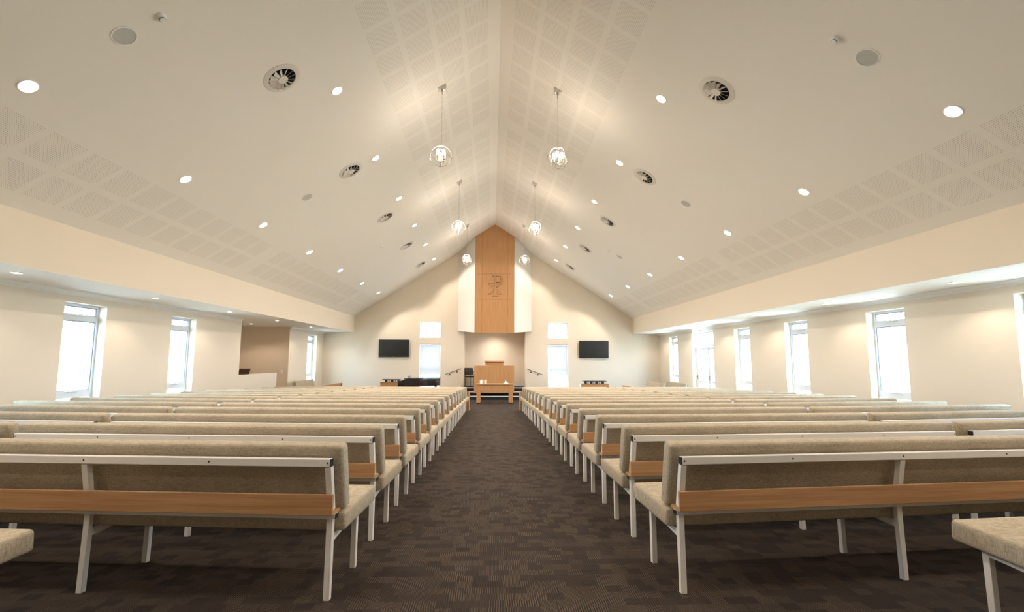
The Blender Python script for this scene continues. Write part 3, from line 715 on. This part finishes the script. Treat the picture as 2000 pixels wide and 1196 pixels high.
tb = thing('communion_table', 'oak communion table with square legs in front of the pulpit', 'table', (0.12, 19.4, ZF))
MB().box((-0.70, -0.27, 0.712), (0.70, 0.40, 0.735), None, 0.003, 1).build('tabletop', M_TIMB_H, tb)
for x0 in (-0.69, 0.545):
    for y0 in (-0.25, 0.24):
        b = MB()
        for z0, z1 in ((0.045, 0.288), (0.292, 0.508), (0.512, 0.712)): b.box((x0, y0, z0), (x0+0.147, y0+0.14, z1))
        lg = b.build('leg', M_TIMB, tb)
        MB().box((x0+0.02, y0+0.02, 0.0), (x0+0.127, y0+0.12, 0.045)).build('foot', M_BLACK, lg)
MB().box((-0.542, -0.235, 0.495), (0.544, -0.215, 0.711)).build('apron', M_TIMB, tb)
MB().box((-0.542, 0.345, 0.495), (0.544, 0.365, 0.711)).build('apron', M_TIMB, tb)
TT = ZF+0.735
def lathe_thing(name, label, cat, prof, loc, m_, handle=None, grp=None):
    t = thing(name, label, cat, loc, None, grp); MB().lathe(prof, 24).build('body', m_, t, True)
    if handle: MB().tube(handle, 0.006, 8).build('handle', m_, t, True)
    return t
lathe_thing('tall_jug', 'tall white jug at the left end of the communion table', 'jug', [(0.0001, 0), (0.045, 0), (0.05, 0.02), (0.048, 0.10), (0.038, 0.14), (0.042, 0.155), (0.036, 0.15), (0.03, 0.135), (0.0001, 0.13)], (-0.40, 19.4, TT), M_SILVER, [(0.045, 0, 0.13), (0.075, 0, 0.12), (0.075, 0, 0.06), (0.048, 0, 0.035)])
lathe_thing('small_jug', 'smaller cream mug right of the white jug on the communion table', 'jug', [(0.0001, 0), (0.035, 0), (0.035, 0.12), (0.037, 0.14), (0.032, 0.138), (0.030, 0.02), (0.0001, 0.02)], (-0.245, 19.4, TT), M_CUPCR, [(-0.035, 0, 0.12), (-0.06, 0, 0.115), (-0.06, 0, 0.06), (-0.035, 0, 0.04)])
t = thing('folded_cloth', 'pale pink folded cloth peaked on the right end of the communion table', 'cloth', (0.545, 19.4, TT))
b = MB()
for i, (dx, dy, s, hh) in enumerate(((-0.055, 0, 0.055, 0.05), (0.05, 0.01, 0.058, 0.055), (0.0, -0.02, 0.05, 0.12), (0.0, 0.05, 0.05, 0.07))):
    b.lathe([(s, 0.0), (s*0.92, hh*0.3), (s*0.5, hh*0.7), (0.012, hh)], 7, Matrix.Translation((dx, dy, 0)) @ Matrix.Rotation(i, 4, 'Z'))
b.build('cloth', M_BREAD, t)

# ------------------------------------------------------------------ chair in the niche
ch = thing('stacking_chair', 'black stacking chair with arms on the stage, left of the pulpit', 'chair', (-0.87, 22.44, ZST), (0, 0, R_(40)))
MB().box((-0.22, -0.22, 0.40), (0.22, 0.22, 0.45), None, 0.015, 3).build('seat', M_SEATBLK, ch, True)
b = MB(); b.box((-0.215, -0.02, -0.15), (0.215, 0.02, 0.15), Matrix.Translation((0, 0.235, 0.66)) @ Matrix.Rotation(R_(-10), 4, 'X'), 0.015, 3); b.build('backrest', M_SEATBLK, ch, True)
for s_ in (-1, 1):
    MB().tube([(s_*0.235, 0.20, 0.0), (s_*0.235, 0.21, 0.45), (s_*0.225, 0.255, 0.80)], 0.011, 8).build('leg', M_BLACK, ch, True)
    MB().tube([(s_*0.235, -0.20, 0.0), (s_*0.235, -0.19, 0.62)], 0.011, 8).build('leg', M_BLACK, ch, True)
    MB().box((s_*0.235-0.022, -0.22, 0.62), (s_*0.235+0.022, 0.20, 0.645), None, 0.006, 2).build('armrest', M_BLACK, ch, True)
# handrails on the far wall
for side, pts in (('left', ((-1.325, 0.742), (-2.005, 0.490))), ('right', ((1.535, 0.736), (2.205, 0.492)))):
    t = thing('handrail', 'short dark sloping handrail on the far wall %s of the stage' % side, 'handrail', (pts[0][0], YF, pts[0][1]), None, 'stage handrails')
    (xa, za), (xb, zb) = pts; d = (xb-xa, 0, zb-za)
    MB().tube([(0, -0.08, 0), (d[0], -0.08, d[2])], 0.013, 12).build('rail', M_STEEL, t, True)
    for f_ in (0.27, 0.73):
        q = (d[0]*f_, -0.08, d[2]*f_); MB().tube([q, (q[0], -0.08, q[2]-0.06), (q[0], 0.0, q[2]-0.075)], 0.008, 8).lathe([(0.0001, 0.012), (0.03, 0.010), (0.032, 0)], 16, Matrix.Translation((q[0], 0, q[2]-0.075)) @ Matrix.Rotation(R_(90), 4, 'X')).build('bracket', M_STEEL, t, True)

# ------------------------------------------------------------------ televisions
for side, xc, zc in (('left', -4.248, 1.61), ('right', 4.492, 1.597)):
    t = thing('television', 'black wall television on the far wall %s of the pulpit' % side, 'television', (xc, YF, zc), None, 'wall televisions')
    Mt = Matrix.Translation((0, -0.075, 0)) @ Matrix.Rotation(R_(3), 4, 'X')
    MB().box((-0.653, -0.018, -0.377), (0.653, 0.018, 0.377), Mt, 0.004, 1).build('casing', M_BLACK, t)
    MB().box((-0.643, -0.020, -0.362), (0.643, -0.0175, 0.368), Mt).build('screen', M_SCREEN, t)
    MB().box((-0.04, -0.0195, -0.374), (0.04, -0.018, -0.366), Mt).build('badge', M_GRILLE, t)
    MB().box((-0.2, -0.06, -0.15), (0.2, 0.0, 0.15)).build('bracket', M_BLACK, t)

# ------------------------------------------------------------------ grand piano
pn = thing('grand_piano', 'black grand piano below the far left television and window', 'piano', (-3.09, 18.75, ZF))
def outline(k=1.0):
    pts = [(-0.50, -0.72), (-0.50, 0.72)]
    # straight spine at the back, curved flank in front, tail at the right
    pts = [(-0.36, -0.74), (-0.36, 0.74), (0.95, 0.74), (1.02, 0.70), (1.06, 0.60), (1.06, 0.28), (1.02, 0.14), (0.92, 0.02), (0.76, -0.08), (0.58, -0.22), (0.42, -0.42), (0.30, -0.60), (0.18, -0.70), (0.04, -0.74)]
    return [(x*k, y*k) for x, y in pts]
b = MB(); b.prism(outline(), 0.69, 0.95, 'z'); b.build('case', M_PIANO, pn)
b = MB(); b.prism(outline(1.015), 0.957, 0.985, 'z'); b.build('lid', M_PIANO, pn)
MB().box((-0.62, -0.74, 0.66), (-0.361, 0.74, 0.74), None, 0.006, 2).build('keybed', M_PIANO, pn)
for s_ in (-1, 1): MB().box((-0.62, s_*0.70-0.04, 0.74), (-0.361, s_*0.70+0.04, 0.90), None, 0.01, 2).build('key_block', M_PIANO, pn)
MB().box((-0.60, -0.655, 0.741), (-0.45, 0.655, 0.757)).build('white_keys', M_IVORY, pn)
b = MB()
for i in range(36): b.box((-0.55, -0.64+i*0.0355, 0.757), (-0.45, -0.64+i*0.0355+0.012, 0.768))
b.build('black_keys', M_BLACK, pn)
MB().box((-0.449, -0.655, 0.741), (-0.361, 0.655, 0.93)).build('fallboard', M_PIANO, pn)
b = MB(); b.box((-0.012, -0.36, 0.0), (0.012, 0.36, 0.07), Matrix.Translation((-0.25, 0, 0.99)) @ Matrix.Rotation(R_(-18), 4, 'Y')); b.build('music_desk', M_PIANO, pn)
for x, y in ((-0.30, -0.60), (-0.30, 0.60), (0.86, 0.42)):
    lg = MB().box((x-0.055, y-0.055, 0.06), (x+0.055, y+0.055, 0.69), None, 0.01, 2).build('leg', M_PIANO, pn)
    MB().lathe([(0.0001, 0), (0.03, 0), (0.034, 0.03), (0.03, 0.06), (0.0001, 0.06)], 16, Matrix.Translation((x, y, 0))).build('caster', M_STEEL, lg, True)
b = MB(); b.bar((-0.22, -0.10, 0.10), (-0.22, -0.07, 0.69), 0.03, 0.03, (0, 1, 0)); b.bar((-0.22, 0.10, 0.10), (-0.22, 0.07, 0.69), 0.03, 0.03, (0, 1, 0)); b.box((-0.27, -0.16, 0.05), (-0.17, 0.16, 0.11)); b.build('pedal_lyre', M_PIANO, pn)
pn.location = (-2.82, 18.75, ZF); pn.scale = (0.83, 0.9, 1.0)
t = MB(); t.box((-0.10, -0.14, 0), (0.10, 0.14, 0.008), Matrix.Rotation(0.3, 4, 'Z')); t.box((-0.10, -0.14, 0.008), (0.10, 0.14, 0.011), Matrix.Rotation(-0.2, 4, 'Z'))
tag(t.build('music_sheets', M_PAPER, None, False, (-3.25, 18.30, ZF+0.769)), 'loose white sheets lying on the keys of the black piano', 'paper')
# timber cabinets with a flat black board standing on black blocks
def cabinet(side, xa, xb, y, zt, xs, bx0, bx1, blocks):
    xm = (xa+xb)/2; h = zt-ZF
    t = thing('timber_cabinet', 'low oak cabinet against the far wall below the %s television' % side, 'cabinet', (xm, y, ZF), None, 'oak cabinets by the far wall')
    MB().box((xa-xm, 0, 0.0), (xb-xm, 0.42, h-0.022)).build('body', M_TIMB, t)
    MB().box((xa-xm-0.01, -0.03, h-0.022), (xb-xm+0.01, 0.43, h), None, 0.002, 1).build('top', M_TIMB, t)
    for x0, x1 in ((xa-xm+0.004, xs-xm-0.003), (xs-xm+0.003, xb-xm-0.004)):
        d_ = MB().box((x0, -0.018, 0.05), (x1, -0.001, h-0.03)).build('door', M_TIMB, t)
    r = thing('slatted_rack', 'flat black rack on dark blocks on top of the %s oak cabinet' % side, 'rack', (xm, y+0.18, zt), None, 'black racks on the cabinets')
    MB().box((bx0-xm, -0.16, 0.085), (bx1-xm, 0.16, 0.108), None, 0.004, 1).build('board', M_BLACK, r)
    for x in blocks: MB().box((x-xm-0.048, -0.05, 0.0), (x-xm+0.048, 0.05, 0.085), None, 0.006, 1).build('block', M_BLACK, r)
    for k in range(len(blocks)-1):
        x = (blocks[k]+blocks[k+1])/2
        MB().lathe([(0.0001, 0), (0.035, 0), (0.03, 0.085), (0.0001, 0.085)], 12, Matrix.Translation((x-xm, 0, 0))).build('clear_spacer', M_CLEAR, r, True)
cabinet('left', -4.31, -3.45, 19.75, 0.245, -4.02, -4.25, -3.55, [-4.12, -3.88, -3.64])
cabinet('right', 3.38, 4.415, 18.9, 0.235, 3.634, 3.47, 4.345, [3.57, 3.785, 3.99, 4.225])

# ------------------------------------------------------------------ side room: desk, laptop, switch; exit sign
t = thing('desk', 'pale desk behind the half wall in the left side room', 'desk', (-7.95, 16.1, ZF))
MB().box((-0.38, -1.0, 1.10), (0.38, 1.0, 1.13), None, 0.003, 1).build('top', M_TRIM, t)
for sx in (-1, 1):
    for sy in (-1, 1): MB().box((sx*0.33-0.02, sy*0.95-0.02, 0), (sx*0.33+0.02, sy*0.95+0.02, 1.10)).build('leg', M_METAL, t)
lp = thing('laptop', 'open dark brown laptop standing on the half wall ledge at left', 'laptop', (-7.485, 15.5, 0.6605))
MB().box((-0.16, -0.23, 0.0), (0.16, 0.0, 0.014), None, 0.003, 1).build('base', M_LAPTOP, lp)
MB().box((-0.165, -0.004, 0.0), (0.165, 0.004, 0.185), Matrix.Translation((0, 0.0, 0.008)) @ Matrix.Rotation(R_(-32), 4, 'X'), 0.002, 1).build('lid', M_LAPTOP, lp)
sw = MB().box((-0.04, -0.008, -0.06), (0.04, 0.0, 0.06), None, 0.003, 1); sw.box((-0.015, -0.012, -0.02), (0.015, -0.008, 0.02))
tag(sw.build('light_switch', M_PLASTIC, None, False, (-7.51, 18.339, 0.675)), 'white light switch plate on the tan side room wall', 'switch')
ex = thing('exit_sign', 'small white exit sign hanging over the glazed door on the right', 'sign', (7.16, 17.3, ZB))
MB().tube([(0, 0, 0), (0, 0, -0.04)], 0.008, 8).build('stem', M_PLASTIC, ex)
MB().box((-0.025, -0.18, -0.235), (0.025, 0.18, -0.04), None, 0.004, 1).build('housing', M_PLASTIC, ex)
MB().box((-0.028, -0.165, -0.22), (-0.0255, 0.165, -0.055)).build('face', M_SIGNWHITE, ex)
cu = bpy.data.curves.new('exit_lettering', 'FONT'); cu.body = 'EXIT'; cu.size = 0.12; cu.align_x = 'CENTER'; cu.align_y = 'CENTER'; cu.extrude = 0.0008
tmp = bpy.data.objects.new('lettering_curve', cu); me = bpy.data.meshes.new_from_object(tmp); bpy.data.objects.remove(tmp)
me.materials.clear(); me.materials.append(M_GREENSIGN); o = bpy.data.objects.new('lettering', me); COL.objects.link(o); o.parent = ex
o.location = (-0.0295, 0, -0.137); o.rotation_euler = frame_euler((0, -1, 0), (0, 0, 1), (-1, 0, 0))
# small lamp hidden in the niche ceiling
downlight('downlight in the niche ceiling above the pulpit', 'downlights in the side ceilings', (0.12, 22.18, 2.45), dn, SOFFIT_W*5.0, 0.07, 150, 1.0)

# ------------------------------------------------------------------ trees outside
def tree(label, x, y, h, seed):
    r = random.Random(seed); t = thing('tree', label, 'tree', (x, y, -0.9), None, 'trees outside')
    MB().tube([(0, 0, -0.05), (0.05, 0.03, h*0.3), (0.0, 0.08, h*0.6)], [0.16, 0.12, 0.06], 8).build('trunk', M_BARK, t, True)
    vs, fs = [], []
    for k in range(2600):
        a, c = r.uniform(0, 2*math.pi), r.uniform(-1, 1); q = r.random()**0.4
        p = Vector((math.cos(a)*math.sqrt(1-c*c)*q*h*0.34, math.sin(a)*math.sqrt(1-c*c)*q*h*0.34, h*0.62 + c*q*h*0.36))
        p += Vector((r.gauss(0, .1), r.gauss(0, .1), r.gauss(0, .1)))
        u = Vector((r.gauss(0, 1), r.gauss(0, 1), r.gauss(0, 1))).normalized(); v = u.orthogonal().normalized(); s = r.uniform(0.04, 0.085); i = len(vs)
        vs += [p-u*s, p+v*s*0.55, p+u*s, p-v*s*0.55]; fs.append((i, i+1, i+2, i+3))
    me = bpy.data.meshes.new('foliage'); me.from_pydata(vs, [], fs); me.materials.append(M_LEAF)
    o = bpy.data.objects.new('foliage', me); COL.objects.link(o); o.parent = t
tree('pale tree outside the nearest visible left window', -14.5, 17.5, 4.6, 3)
tree('pale tree outside the nearest complete right window', 15.0, 18.6, 4.2, 5)
tree('pale tree outside the second complete right window', 14.5, 23.0, 4.0, 8)
bpy.context.view_layer.update()
